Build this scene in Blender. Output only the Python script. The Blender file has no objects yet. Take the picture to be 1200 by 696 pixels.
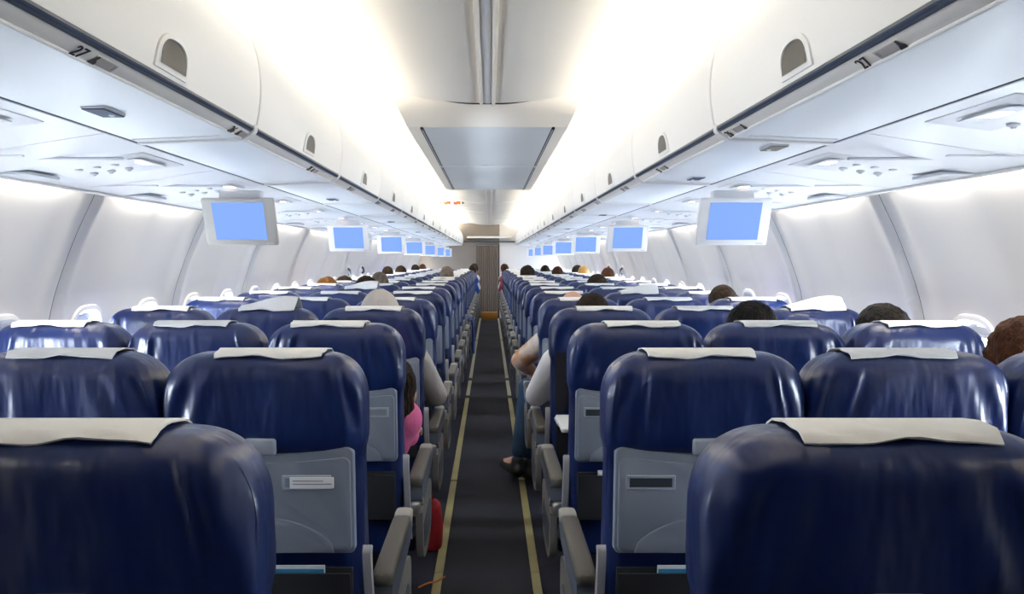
import bpy, bmesh, math, random
from mathutils import Vector, Matrix, noise as mnoise

random.seed(7)
scn = bpy.context.scene
COL = scn.collection
PI = math.pi
CAMZ = 1.38
PITCH = 0.79
ROW0 = 0.89
NROWS = 21
END = 18.1
BACK = -0.5

# ------------------------------------------------------------------ materials
def mat(name, col, rough=0.5, spec=0.5, metal=0.0, emit=None, estr=0.0, bump=None, coat=0.0, vary=None, sheen=0.0):
    m = bpy.data.materials.new(name); m.use_nodes = True
    nt = m.node_tree; b = nt.nodes['Principled BSDF']
    b.inputs['Base Color'].default_value = (*col, 1)
    b.inputs['Roughness'].default_value = rough
    b.inputs['Specular IOR Level'].default_value = spec
    b.inputs['Metallic'].default_value = metal
    b.inputs['Coat Weight'].default_value = coat
    if sheen: b.inputs['Sheen Weight'].default_value = sheen
    if emit:
        b.inputs['Emission Color'].default_value = (*emit, 1)
        b.inputs['Emission Strength'].default_value = estr
    if bump or vary:
        tc = nt.nodes.new('ShaderNodeTexCoord')
        mp = nt.nodes.new('ShaderNodeMapping')
        oi = nt.nodes.new('ShaderNodeObjectInfo')
        mu = nt.nodes.new('ShaderNodeMath'); mu.operation = 'MULTIPLY'; mu.inputs[1].default_value = 37.0
        nt.links.new(oi.outputs['Random'], mu.inputs[0])
        nt.links.new(tc.outputs['Object'], mp.inputs['Vector'])
        nt.links.new(mu.outputs[0], mp.inputs['Location'])
    if bump:
        sc, strength, dist, detail = bump
        mp.inputs['Scale'].default_value = sc
        nz = nt.nodes.new('ShaderNodeTexNoise'); nz.inputs['Scale'].default_value = 1.0
        nz.inputs['Detail'].default_value = detail
        nt.links.new(mp.outputs['Vector'], nz.inputs['Vector'])
        bp = nt.nodes.new('ShaderNodeBump'); bp.inputs['Strength'].default_value = strength
        bp.inputs['Distance'].default_value = dist
        nt.links.new(nz.outputs['Fac'], bp.inputs['Height'])
        nt.links.new(bp.outputs['Normal'], b.inputs['Normal'])
    if vary:
        c2, vs = vary
        n2 = nt.nodes.new('ShaderNodeTexNoise'); n2.inputs['Scale'].default_value = vs
        n2.inputs['Detail'].default_value = 5
        nt.links.new(tc.outputs['Object'], n2.inputs['Vector'])
        mx = nt.nodes.new('ShaderNodeMix'); mx.data_type = 'RGBA'
        rp = nt.nodes.new('ShaderNodeMapRange'); rp.inputs['From Min'].default_value = .35; rp.inputs['From Max'].default_value = .65
        nt.links.new(n2.outputs['Fac'], rp.inputs['Value'])
        nt.links.new(rp.outputs['Result'], mx.inputs['Factor'])
        mx.inputs['A'].default_value = (*col, 1); mx.inputs['B'].default_value = (*c2, 1)
        nt.links.new(mx.outputs['Result'], b.inputs['Base Color'])
    return m

M = {}
M['leather'] = mat('navy_leather', (.0042, .0180, .104), .34, .6, bump=((10, 10, 3.0), .85, .02, 3.0), vary=((.0032, .014, .080), 5))
M['leather_dark'] = mat('dark_navy_leather', (.012, .026, .085), .42, .5, bump=((13, 13, 4), .4, .02, 3.0))
M['cover'] = mat('white_cloth', (.88, .88, .88), .9, .2, bump=((60, 60, 20), .25, .004, 2))
M['tray'] = mat('blue_grey_plastic', (.20, .235, .30), .42, .45)
M['tray_edge'] = mat('pale_blue_grey_plastic', (.32, .37, .45), .38, .5)
M['slot_dark'] = mat('dark_slot', (.03, .04, .055), .5)
M['slot_grey'] = mat('grey_slot', (.20, .23, .28), .5)
M['label_white'] = mat('white_label', (.85, .86, .88), .5)
M['ink_grey'] = mat('grey_print', (.34, .34, .37), .7)
M['ink'] = mat('dark_print', (.025, .025, .03), .6)
M['arm_pad'] = mat('taupe_grey_armrest', (.10, .092, .082), .55, .4, bump=((80, 80, 80), .1, .002, 2))
M['arm_cap'] = mat('light_grey_cap', (.34, .325, .30), .45)
M['arm_side'] = mat('blue_grey_arm_side', (.10, .118, .16), .45)
M['frame_grey'] = mat('light_grey_frame', (.38, .38, .40), .4)
M['metal'] = mat('brushed_metal', (.55, .54, .53), .3, metal=.9)
M['pocket'] = mat('black_pocket', (.012, .013, .018), .8)
M['shell'] = mat('black_seat_shell', (.010, .011, .016), .7)
M['white'] = mat('white_panel', (.80, .80, .80), .45, .4)
M['wall'] = mat('sidewall_panel', (.66, .66, .665), .42, .4)
M['ceil'] = mat('ceiling_panel', (.88, .85, .79), .5, .3)
M['cream'] = mat('cream_panel', (.92, .87, .79), .5, .3)
M['bin_door'] = mat('bin_door_white', (.84, .835, .825), .38, .4)
M['bin_under'] = mat('bin_underside_cool_grey', (.82, .85, .885), .42, .4)
M['bin_lip'] = mat('bin_lip_beige', (.84, .82, .80), .45)
M['rail'] = mat('dark_blue_grey_rail', (.060, .075, .105), .3, .6)
M['groove'] = mat('dark_groove', (.05, .06, .085), .6)
M['latch'] = mat('latch_grey', (.065, .062, .058), .45, .5, metal=.3)
M['plate_dark'] = mat('dark_blue_plate', (.045, .065, .12), .6, .2)
M['plate_tan'] = mat('tan_plate', (.22, .21, .17), .6, .2)
M['psu'] = mat('service_panel_white', (.80, .81, .84), .4, .4)
M['psu_grey'] = mat('service_panel_grey', (.62, .64, .68), .4)
M['lit_sign'] = mat('lit_sign', (.9, .8, .7), .5, emit=(1.0, .80, .66), estr=2.2)
M['nozzle'] = mat('nozzle_grey', (.35, .36, .39), .35)
M['screen_frame'] = mat('screen_frame_white', (.88, .88, .90), .4)
M['screen_frame_grey'] = mat('screen_frame_grey', (.52, .505, .475), .45)
M['screen'] = mat('blue_screen', (.01, .015, .03), .6, .1, emit=(.24, .425, 1.0), estr=.93)
M['carpet'] = mat('navy_carpet', (.030, .032, .048), .95, .1, bump=((160, 160, 160), .4, .004, 2), vary=((.042, .044, .062), 2.2))
M['runner'] = mat('aisle_carpet', (.034, .035, .042), .95, .1, bump=((160, 160, 160), .4, .004, 2), vary=((.046, .047, .060), 1.4))
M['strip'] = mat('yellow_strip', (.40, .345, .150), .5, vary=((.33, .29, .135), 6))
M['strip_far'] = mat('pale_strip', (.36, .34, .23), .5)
M['grey_panel'] = mat('grey_ceiling_panel', (.76, .785, .81), .4)
M['black'] = mat('black_gap', (.012, .012, .014), .6)
M['bulk_grey'] = mat('taupe_bulkhead', (.24, .21, .19), .7)
M['bulk_white'] = mat('white_bulkhead', (.72, .71, .72), .6)
M['curtain'] = mat('taupe_curtain', (.20, .17, .150), .9, .1)
M['back_dark'] = mat('dark_light_block', (.05, .05, .06), .9, .1)
M['pane'] = mat('daylit_pane', (.9, .9, .9), .3, emit=(.80, .90, 1.0), estr=64.0)
M['shade'] = mat('window_shade', (.66, .66, .66), .6)
M['orange_mark'] = mat('orange_print', (.45, .12, .03), .6)
M['amber'] = mat('amber_carton', (.42, .19, .03), .6)
M['red'] = mat('red_fabric', (.42, .012, .02), .8, bump=((40, 40, 40), .4, .01, 2))
M['orange'] = mat('orange_strap', (.55, .16, .02), .7)
M['blue_cloth'] = mat('royal_blue_cloth', (.012, .05, .27), .8)
M['paper_blue'] = mat('blue_paper', (.03, .22, .42), .5)

def skin_m(n, c): return mat(n, c, .55, .4)
def hair_m(n, c, c2): return mat(n, c, .75, .12, bump=((90, 90, 30), 1.0, .02, 4), vary=(c2, 25))
def cloth_m(n, c): return mat(n, c, .9, .15, bump=((22, 22, 14), .6, .012, 3))
M['skin_light'] = skin_m('light_skin', (.58, .34, .25))
M['skin_mid'] = skin_m('tan_skin', (.40, .21, .13))
M['skin_dark'] = skin_m('brown_skin', (.13, .065, .04))
M['hair_black'] = hair_m('black_hair', (.010, .009, .009), (.022, .018, .015))
M['hair_dark'] = hair_m('dark_brown_hair', (.020, .012, .008), (.035, .021, .013))
M['hair_red'] = hair_m('reddish_brown_hair', (.040, .014, .007), (.070, .024, .010))
M['hair_ginger'] = hair_m('ginger_hair', (.15, .06, .012), (.20, .085, .02))
M['hair_grey'] = hair_m('grey_brown_hair', (.13, .10, .08), (.20, .16, .13))
M['hair_blond'] = hair_m('blond_hair', (.42, .24, .07), (.50, .32, .12))
M['hair_white'] = hair_m('white_hair', (.70, .66, .58), (.6, .56, .5))
M['eye'] = mat('eye_white', (.8, .8, .78), .2)
M['hoodie'] = cloth_m('grey_hoodie', (.46, .43, .41))
M['pink'] = cloth_m('pink_cloth', (.72, .16, .34))
M['white_shirt'] = cloth_m('white_shirt', (.76, .76, .77))
M['orange_shirt'] = mat('white_and_orange_print', (.70, .64, .58), .9, .1, vary=((.42, .15, .03), 9))
M['jeans'] = cloth_m('blue_jeans', (.035, .065, .12))
M['dark_cloth'] = cloth_m('dark_cloth', (.02, .02, .025))
M['blue_shirt'] = cloth_m('blue_shirt', (.03, .08, .30))
M['rose_shirt'] = cloth_m('rose_shirt', (.36, .07, .11))
M['shoe'] = mat('dark_shoe', (.015, .013, .012), .45)

# ------------------------------------------------------------------ mesh helpers
class MB:
    def __init__(self): self.v = []; self.f = []; self.mi = []
    def add(self, vs, fs, mi=0):
        b = len(self.v); self.v += [tuple(p) for p in vs]
        for f in fs: self.f.append(tuple(b + i for i in f)); self.mi.append(mi)
    def box(self, c, s, r=0.0, seg=3, rot=None, mi=0):
        bm = bmesh.new(); bmesh.ops.create_cube(bm, size=1)
        for v in bm.verts: v.co = Vector((v.co.x * s[0], v.co.y * s[1], v.co.z * s[2]))
        if r > 0: bmesh.ops.bevel(bm, geom=bm.edges[:], offset=r, segments=seg, affect='EDGES', profile=.5)
        if rot is not None: bmesh.ops.transform(bm, matrix=rot.to_4x4(), verts=bm.verts)
        self.bm(bm, Vector(c), mi); return self
    def bm(self, bm, off=Vector((0, 0, 0)), mi=0):
        bm.verts.index_update()
        self.add([v.co + off for v in bm.verts], [[v.index for v in f.verts] for f in bm.faces], mi); bm.free()
    def prism(self, poly, a, b, axis='y', mi=0):
        """closed 2-D polygon extruded between a and b along axis"""
        n = len(poly)
        def P(p, t):
            return {'y': (p[0], t, p[1]), 'x': (t, p[0], p[1]), 'z': (p[0], p[1], t)}[axis]
        vs = [P(p, a) for p in poly] + [P(p, b) for p in poly]
        fs = [(i, (i + 1) % n, n + (i + 1) % n, n + i) for i in range(n)]
        fs += [tuple(range(n))[::-1], tuple(range(n, 2 * n))]
        self.add(vs, fs, mi); return self
    def loft(self, secs, cap0=True, cap1=True, closed=True, mi=0):
        n = len(secs[0]); vs = [p for s in secs for p in s]; fs = []
        for k in range(len(secs) - 1):
            for i in range(n if closed else n - 1):
                j = (i + 1) % n
                fs.append((k * n + i, k * n + j, (k + 1) * n + j, (k + 1) * n + i))
        if cap0: fs.append(tuple(range(n))[::-1])
        if cap1: fs.append(tuple(range((len(secs) - 1) * n, len(secs) * n)))
        self.add(vs, fs, mi); return self
    def tube(self, pts, r, n=10, mi=0):
        pts = [Vector(p) for p in pts]; secs = []
        rs = r if isinstance(r, (list, tuple)) else [r] * len(pts)
        for i, p in enumerate(pts):
            d = (pts[min(i + 1, len(pts) - 1)] - pts[max(i - 1, 0)]).normalized()
            u = d.cross(Vector((0, 0, 1)))
            if u.length < .05: u = d.cross(Vector((1, 0, 0)))
            u.normalize(); w = d.cross(u)
            secs.append([p + rs[i] * (math.cos(2 * PI * k / n) * u + math.sin(2 * PI * k / n) * w) for k in range(n)])
        return self.loft(secs, mi=mi)
    def ellipsoid(self, c, r, seg=24, rings=16, fn=None, mi=0):
        bm = bmesh.new(); bmesh.ops.create_uvsphere(bm, u_segments=seg, v_segments=rings, radius=1)
        for v in bm.verts:
            p = v.co.copy(); k = 1.0 if fn is None else fn(p)
            v.co = Vector((p.x * r[0], p.y * r[1], p.z * r[2])) * k
        self.bm(bm, Vector(c), mi); return self
    def capsule(self, a, b, ra, rb, seg=14):
        a, b = Vector(a), Vector(b)
        n = max(2, int((b - a).length / .03)); d = (b - a)
        L = d.length
        if L < 1e-5: return self.ellipsoid(a, (ra, ra, ra))
        d /= L; pts = []; rs = []
        for k in range(5, 0, -1): t = k / 5 * PI / 2 * .98; pts.append(a - d * ra * math.sin(t)); rs.append(ra * math.cos(t))
        for k in range(n + 1): pts.append(a.lerp(b, k / n)); rs.append(ra + (rb - ra) * k / n)
        for k in range(1, 6): t = k / 5 * PI / 2 * .98; pts.append(b + d * rb * math.sin(t)); rs.append(rb * math.cos(t))
        u = d.cross(Vector((0, 0, 1)))
        if u.length < .05: u = d.cross(Vector((1, 0, 0)))
        u.normalize(); w = d.cross(u)
        secs = [[p + r * (math.cos(2 * PI * k / seg) * u + math.sin(2 * PI * k / seg) * w) for k in range(seg)] for p, r in zip(pts, rs)]
        return self.loft(secs)
    def mesh(self, name, mats, smooth=35, fix=True):
        me = bpy.data.meshes.new(name); me.from_pydata(self.v, [], self.f)
        for m in (mats if isinstance(mats, (list, tuple)) else [mats]): me.materials.append(m)
        for p, i in zip(me.polygons, self.mi): p.material_index = i
        if fix:
            bm = bmesh.new(); bm.from_mesh(me); bmesh.ops.recalc_face_normals(bm, faces=bm.faces); bm.to_mesh(me); bm.free()
        if smooth:
            me.shade_smooth(); me.set_sharp_from_angle(angle=math.radians(smooth))
        return me
    def build(self, name, mats, parent=None, smooth=35, fix=True, loc=None):
        o = bpy.data.objects.new(name, self.mesh(name, mats, smooth, fix)); COL.objects.link(o)
        if parent: o.parent = parent
        if loc: o.location = loc
        return o

def remeshed(mb, name, m, voxel, smooth_it=4):
    """one continuous surface grown over overlapping tapered limbs"""
    me = mb.mesh(name + '_src', m, 0)
    o = bpy.data.objects.new(name + '_src', me); COL.objects.link(o)
    r = o.modifiers.new('r', 'REMESH'); r.mode = 'VOXEL'; r.voxel_size = voxel; r.use_smooth_shade = True
    s = o.modifiers.new('s', 'SMOOTH'); s.factor = .5; s.iterations = smooth_it
    dg = bpy.context.evaluated_depsgraph_get()
    out = bpy.data.meshes.new_from_object(o.evaluated_get(dg)); out.name = name
    out.materials.clear(); out.materials.append(m); out.shade_smooth()
    bpy.data.objects.remove(o); bpy.data.meshes.remove(me)
    return out

def tag(o, label=None, cat=None, group=None, kind=None):
    if label: o['label'] = label
    if cat: o['category'] = cat
    if group: o['group'] = group
    if kind: o['kind'] = kind
    return o
def empty(name, loc, rz=0):
    o = bpy.data.objects.new(name, None); o.empty_display_size = .05; COL.objects.link(o)
    o.location = loc; o.rotation_euler = (0, 0, rz); return o
def copy_tree(o, parent=None):
    c = o.copy(); COL.objects.link(c)
    if parent: c.parent = parent
    for ch in list(o.children): copy_tree(ch, c)
    return c
def struct(o): return tag(o, kind='structure')
def link(name, me, parent=None):
    o = bpy.data.objects.new(name, me); COL.objects.link(o)
    if parent: o.parent = parent
    return o
ORD = ['zeroth', 'first', 'second', 'third', 'fourth', 'fifth', 'sixth', 'seventh', 'eighth', 'ninth', 'tenth', 'eleventh', 'twelfth',
       'thirteenth', 'fourteenth', 'fifteenth', 'sixteenth', 'seventeenth', 'eighteenth', 'nineteenth', 'twentieth', 'twenty-first', 'twenty-second']
def sstep(a, b, x):
    t = min(1, max(0, (x - a) / (b - a))); return t * t * (3 - 2 * t)
def catmull(P, n=6):
    out = []
    for i in range(len(P) - 1):
        p0 = P[max(i - 1, 0)]; p1 = P[i]; p2 = P[i + 1]; p3 = P[min(i + 2, len(P) - 1)]
        for k in range(n):
            t = k / n
            out.append(tuple(.5 * (2 * b + (c - a) * t + (2 * a - 5 * b + 4 * c - d) * t * t + (3 * b - a - 3 * c + d) * t ** 3) for a, b, c, d in zip(p0, p1, p2, p3)))
    out.append(tuple(P[-1])); return out

# ================================================================== SETTING
# floor with aisle runner and path marking strips
m = MB(); m.box((0, (BACK + END + .6) / 2, -.05), (3.5, END + .6 - BACK, .1)); struct(m.build('floor', M['carpet']))
m = MB(); m.box((0, (BACK + END) / 2, .002), (.385, END - BACK, .004)); struct(m.build('trim_1', M['runner']))
k = 2
for s in (-1, 1):
    y = BACK
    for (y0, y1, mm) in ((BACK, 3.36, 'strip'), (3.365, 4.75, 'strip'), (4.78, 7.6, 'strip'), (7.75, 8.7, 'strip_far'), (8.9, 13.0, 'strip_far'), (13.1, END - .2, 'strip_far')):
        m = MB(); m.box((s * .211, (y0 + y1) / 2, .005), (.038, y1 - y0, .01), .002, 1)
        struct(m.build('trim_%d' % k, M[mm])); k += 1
TRIM = [k]
def trim(o=None):
    TRIM[0] += 1; return 'trim_%d' % TRIM[0]

# side walls: moulded panels with window openings
WP = catmull([(1.50, 1.80), (1.512, 1.72), (1.535, 1.64), (1.600, 1.50), (1.655, 1.36), (1.700, 1.22), (1.725, 1.08), (1.735, .92), (1.73, .72), (1.715, .48), (1.70, .22), (1.69, .0)], 4)
def wall_x(z):
    for (a, za), (b, zb) in zip(WP[:-1], WP[1:]):
        if za >= z >= zb: return a + (b - a) * (za - z) / (za - zb + 1e-9)
    return WP[0][0] if z > WP[0][1] else WP[-1][0]
PAN = 1.165
SEAM0 = 3.0
def rib(y):
    t = (y - SEAM0) / PAN; d = abs(t - round(t)) * PAN
    return (.020 * math.exp(-((d - .05) / .045) ** 2)) + .008 * math.exp(-((d - PAN / 2) / .06) ** 2)
WZ0, WZ1, WC, WHY, WHZ = .74, 1.24, .985, .122, .178
def wall_pt(s, y, z): return (s * (wall_x(z) - rib(y)), y, z)
wn = 0
panes = []
seams = [SEAM0 + PAN * i for i in range(-5, 14)]
for s, nm in ((-1, 'left'), (1, 'right')):
    m = MB()
    for a, b in zip(seams[:-1], seams[1:]):
        a1, b1 = a + .0016, b - .0016
        ys = [a1 + (b1 - a1) * i / 26 for i in range(27)]
        for zs in ([1.80 - (1.80 - WZ1) * i / 12 for i in range(13)], [WZ0 - WZ0 * i / 8 for i in range(9)]):
            vs = [wall_pt(s, y, z) for z in zs for y in ys]; n = len(ys)
            m.add(vs, [(i * n + j, i * n + j + 1, (i + 1) * n + j + 1, (i + 1) * n + j) for i in range(len(zs) - 1) for j in range(n - 1)])
        for q in range(2):
            ya, yb = a1 + (b1 - a1) * q / 2, a1 + (b1 - a1) * (q + 1) / 2
            yc = (ya + yb) / 2; N = 64; rings = []
            hole, rect = [], []
            for i in range(N):
                th = 2 * PI * i / N; c, sn = math.cos(th), math.sin(th)
                hole.append((yc + WHY * math.copysign(abs(c) ** .62, c), WC + WHZ * math.copysign(abs(sn) ** .62, sn)))
                kk = 1 / max(abs(c), abs(sn)); zc = (WZ0 + WZ1) / 2
                rect.append((yc + (yb - ya) / 2 * c * kk, zc + (WZ1 - WZ0) / 2 * sn * kk))
            for t in (0, .12, .3, .5, .75, 1):
                rings.append([wall_pt(s, h[0] + (r[0] - h[0]) * t, h[1] + (r[1] - h[1]) * t) for h, r in zip(hole, rect)])
            m.loft(rings, False, False)
            # the window: bezel ring, reveal, daylit pane, pull-down shade
            wn += 1
            w = MB(); dx = lambda z, y, o_: s * (wall_x(z) - rib(y) + o_)
            def ringpts(kk_, off):
                return [(dx(WC + (h[1] - WC) * kk_, h[0], off), yc + (h[0] - yc) * kk_, WC + (h[1] - WC) * kk_) for h in hole]
            w.loft([ringpts(1.14, .002), ringpts(1.11, -.010), ringpts(1.02, -.012), ringpts(.96, -.002), ringpts(.90, .045), ringpts(.86, .05)], False, False)
            ob = struct(w.build('window_%d' % wn, M['white'], fix=False))
            p = MB(); p.add(ringpts(.88, .052), [tuple(range(N))]); p.build('pane', M['pane'], ob)
            zt = WC + WHZ * .88
            sh = MB(); zb = (WC - WHZ * .84 if yc < 1.2 else WC + (.115 if (wn * 7) % 5 else .0))  # out-of-view near shades shut to block daylight on the first seats
            sh.box((dx(1.1, yc, .036), yc, (zt + zb) / 2), (.006, WHY * 1.7, zt - zb), .002, 1, rot=None)
            sh.box((dx(1.1, yc, .030), yc, zb + .008), (.014, WHY * 1.3, .014), .004, 2)
            sh.build('window_shade', M['shade'], ob)
    struct(m.build('wall_' + nm, M['wall'], fix=False))

# ceiling: gull-shaped panels running the length of the cabin
CP = catmull([(0.0, 2.160), (.13, 2.163), (.28, 2.180), (.42, 2.204), (.53, 2.206), (.65, 2.188), (.76, 2.150), (.85, 2.105), (.91, 2.05), (.925, 1.99)], 5)
CPROF = [(-x, z) for x, z in CP[::-1]] + CP[1:]
cs = [4.2 + 2.13 * i for i in range(-3, 7)]
m = MB()
for a, b in zip(cs[:-1], cs[1:]):
    b = min(b, END)
    if b <= a: break
    secs = []
    for y, dz in ((a + .002, .012), (a + .010, .003), (a + .03, 0), ((a + b) / 2, 0), (b - .03, 0), (b - .010, .003), (b - .002, .012)):
        secs.append([(x, y, z + dz) for x, z in CPROF])
    m.loft(secs, False, False, closed=False)
m.add([(x, y, z + .03) for y in (BACK, END + .3) for x, z in CPROF], [(i, i + 1, len(CPROF) + i + 1, len(CPROF) + i) for i in range(len(CPROF) - 1)])
struct(m.build('ceiling', M['ceil']))
# centre channel: two ribs and a flat inlay
for (x, w_, mm) in ((-.030, .017, 'cream'), (.030, .017, 'cream'), (0, .030, 'white')):
    for (y0, y1) in ((BACK, 3.80), (7.9, END - .9)):
        m = MB(); h = .016 if mm == 'cream' else .005
        m.box((x, (y0 + y1) / 2, 2.160 - h / 2), (w_, y1 - y0, h + .008), .003, 2); struct(m.build(trim(), M[mm]))
# transverse arch ribs between ceiling panels
for y in cs[1:-1]:
    if y > END - .5: break
    m = MB(); m.loft([[(x, y + q, z - (.013 if abs(q) < .02 else -.004)) for x, z in CPROF] for q in (-.028, -.014, .014, .028)], False, False, closed=False)
    struct(m.build(trim(), M['ceil']))
# outer skin above the bins so no light comes from outside
for s in (-1, 1):
    m = MB(); m.prism([(s * .93, 2.03), (s * 1.55, 2.03), (s * 1.62, 1.75), (s * 1.66, 1.75), (s * 1.66, 2.3), (s * .93, 2.3)], BACK, END + .3)
    struct(m.build('wall_upper_' + ('left' if s < 0 else 'right'), M['white'], smooth=0))

# forward bulkheads, header, curtain
y = END
m = MB(); m.prism([(-1.75, 0), (-.30, 0), (-.30, 2.02), (-.30, 2.3), (-1.75, 2.3)], y, y + .04); struct(m.build('wall_front_left', M['bulk_grey'], smooth=0))
m = MB(); m.prism([(.24, 0), (1.75, 0), (1.75, 2.3), (.24, 2.3)], y, y + .04); struct(m.build('wall_front_right', M['bulk_white'], smooth=0))
m = MB(); m.prism([(-.30, 1.72), (.24, 1.72), (.24, 2.3), (-.30, 2.3)], y, y + .04); struct(m.build('wall_front', M['bulk_grey'], smooth=0))
m = MB(); m.box((0, y - .10, 1.90), (1.05, .16, .045), .008); struct(m.build(trim(), M['white']))
m = MB(); m.box((0, y - .06, 1.795), (1.20, .10, .03), .006); struct(m.build(trim(), M['groove']))
m = MB(); m.box((0, BACK - .02, 1.15), (3.5, .04, 2.3)); struct(m.build('wall_back_light_block', M['back_dark']))  # unseen dark wall added behind the camera to stop aft window light
m = MB(); m.box((.225, y - .03, .85), (.03, .05, 1.72), .006); struct(m.build(trim(), M['black']))
cur = empty('curtain', (-.04, y - .02, 0))
tag(cur, 'pleated taupe curtain closing off the far end of the aisle', 'curtain')
m = MB(); n = 120
top = [(-.25 + .50 * i / n, .018 * math.sin(i / n * 2 * PI * 11) - .03, 0) for i in range(n + 1)]
m.loft([[(x, yy, z) for x, yy, _ in top] + [(x, yy + .006, z) for x, yy, _ in top[::-1]] for z in (.03, .9, 1.70)])
m.build('cloth', M['curtain'], cur, smooth=60)
m = MB(); m.tube([(-.25, -.03, 1.71), (.25, -.03, 1.71)], .008); m.build('curtain_rail', M['metal'], cur)

# ================================================================== DROPPED CEILING UNIT
fx = empty('dropped_ceiling_unit', (0, 5.7, 2.08))
tag(fx, 'cream dropped ceiling unit with grey panels hanging over the aisle', 'ceiling unit')
Z = 2.08; y0, y1 = 3.90, 7.72
m = MB()      # curved fascia sweeping down from the arched ceiling
n = 40; secs = []
for t in [i / 8 for i in range(9)]:
    row = []
    for i in range(n + 1):
        u = -1 + 2 * i / n
        hw = .493 + (.425 - .493) * t ** .6
        x = u * hw
        zt = 2.160 + .052 * sstep(.12, .95, abs(u)) - .004
        z = zt + (Z - zt) * t ** .75
        row.append((x, 3.84 + .22 * t, z))
    secs.append(row)
m.loft([[(p[0], p[1] - 5.7, p[2] - 2.08) for p in r] for r in secs], False, False, closed=False)
m.build('fascia', M['cream'], fx)
m = MB()
n = 40
for q in (0, 1): pass
row = [(p[0], p[1] - 5.7 - .004, p[2] - 2.08 + .004) for p in secs[0]]
m.tube(row, .0055, 8); m.build('shadow_gap', M['black'], fx)
for s in (-1, 1):
    m = MB(); m.prism([(s * .362, 0), (s * .425, 0), (s * .470, .115), (s * .455, .115), (s * .40, .02), (s * .362, .02)], 4.06 - 5.7, y1 - 5.7)
    m.build('side_frame', M['cream'], fx)
    m = MB(); m.box((s * .352, 4.12 + 1.78 - 5.7, .006), (.018, 3.55, .012)); m.build('air_slot', M['black'], fx)
    for j in range(1, 3):
        m = MB(); m.box((s * (.352 + .004 * (j - 1.5)), 4.12 + 1.78 - 5.7, .0), (.0016, 3.5, .006)); m.build('slot_fin', M['psu_grey'], fx)
for (a, b) in ((4.07, 5.76), (5.80, 7.69)):
    m = MB(); m.box((0, (a + b) / 2 - 5.7, .006), (.686, b - a, .012), .003); p = m.build('grey_panel', M['grey_panel'], fx)
    m = MB(); m.box((0, b - .07 - 5.7, -.003), (.10, .02, .008), .003); m.build('panel_catch', M['psu_grey'], p)
    m = MB(); m.box((0, b - .20 - 5.7, -.001), (.014, .014, .005), .002); m.build('catch_dot', M['label_white'], p)
m = MB(); m.box((0, 5.78 - 5.7, .003), (.72, .03, .016), .003); m.build('cross_bar', M['white'], fx)
m = MB(); m.prism([(-.425, 0), (.425, 0), (.455, .09), (-.455, .09)], y1 - 5.7, y1 + .02 - 5.7); m.build('end_plate', M['cream'], fx)

# sign of orange marks printed beyond the dropped unit
sg = empty('ceiling_sign', (-.50, 10.6, 2.12))
tag(sg, 'small white sign with orange marks hanging beyond the dropped ceiling unit', 'sign')
m = MB(); m.box((0, 0, .04), (.40, .012, .105), .004); m.build('sign_board', M['ceil'], sg)
m = MB(); m.box((-.165, -.008, .04), (.022, .003, .022), .001, 1); m.build('mark', M['orange_mark'], sg)
for x in (-.075, .06):
    m = MB()
    m.prism([(x - .048, .024), (x - .048, .060), (x - .016, .050), (x, .064), (x + .048, .059), (x + .041, .019), (x + .009, .028), (x - .011, .014)], -.0095, -.0065)
    m.build('mark', M['orange_mark'], sg, smooth=0)
m = MB(); m.prism([(.130, .022), (.166, .040), (.130, .058)], -.0095, -.0065); m.build('mark', M['groove'], sg, smooth=0)
m = MB(); m.box((0, 0, .077), (.30, .008, .03)); m.build('hanger', M['ceil'], sg)

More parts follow.
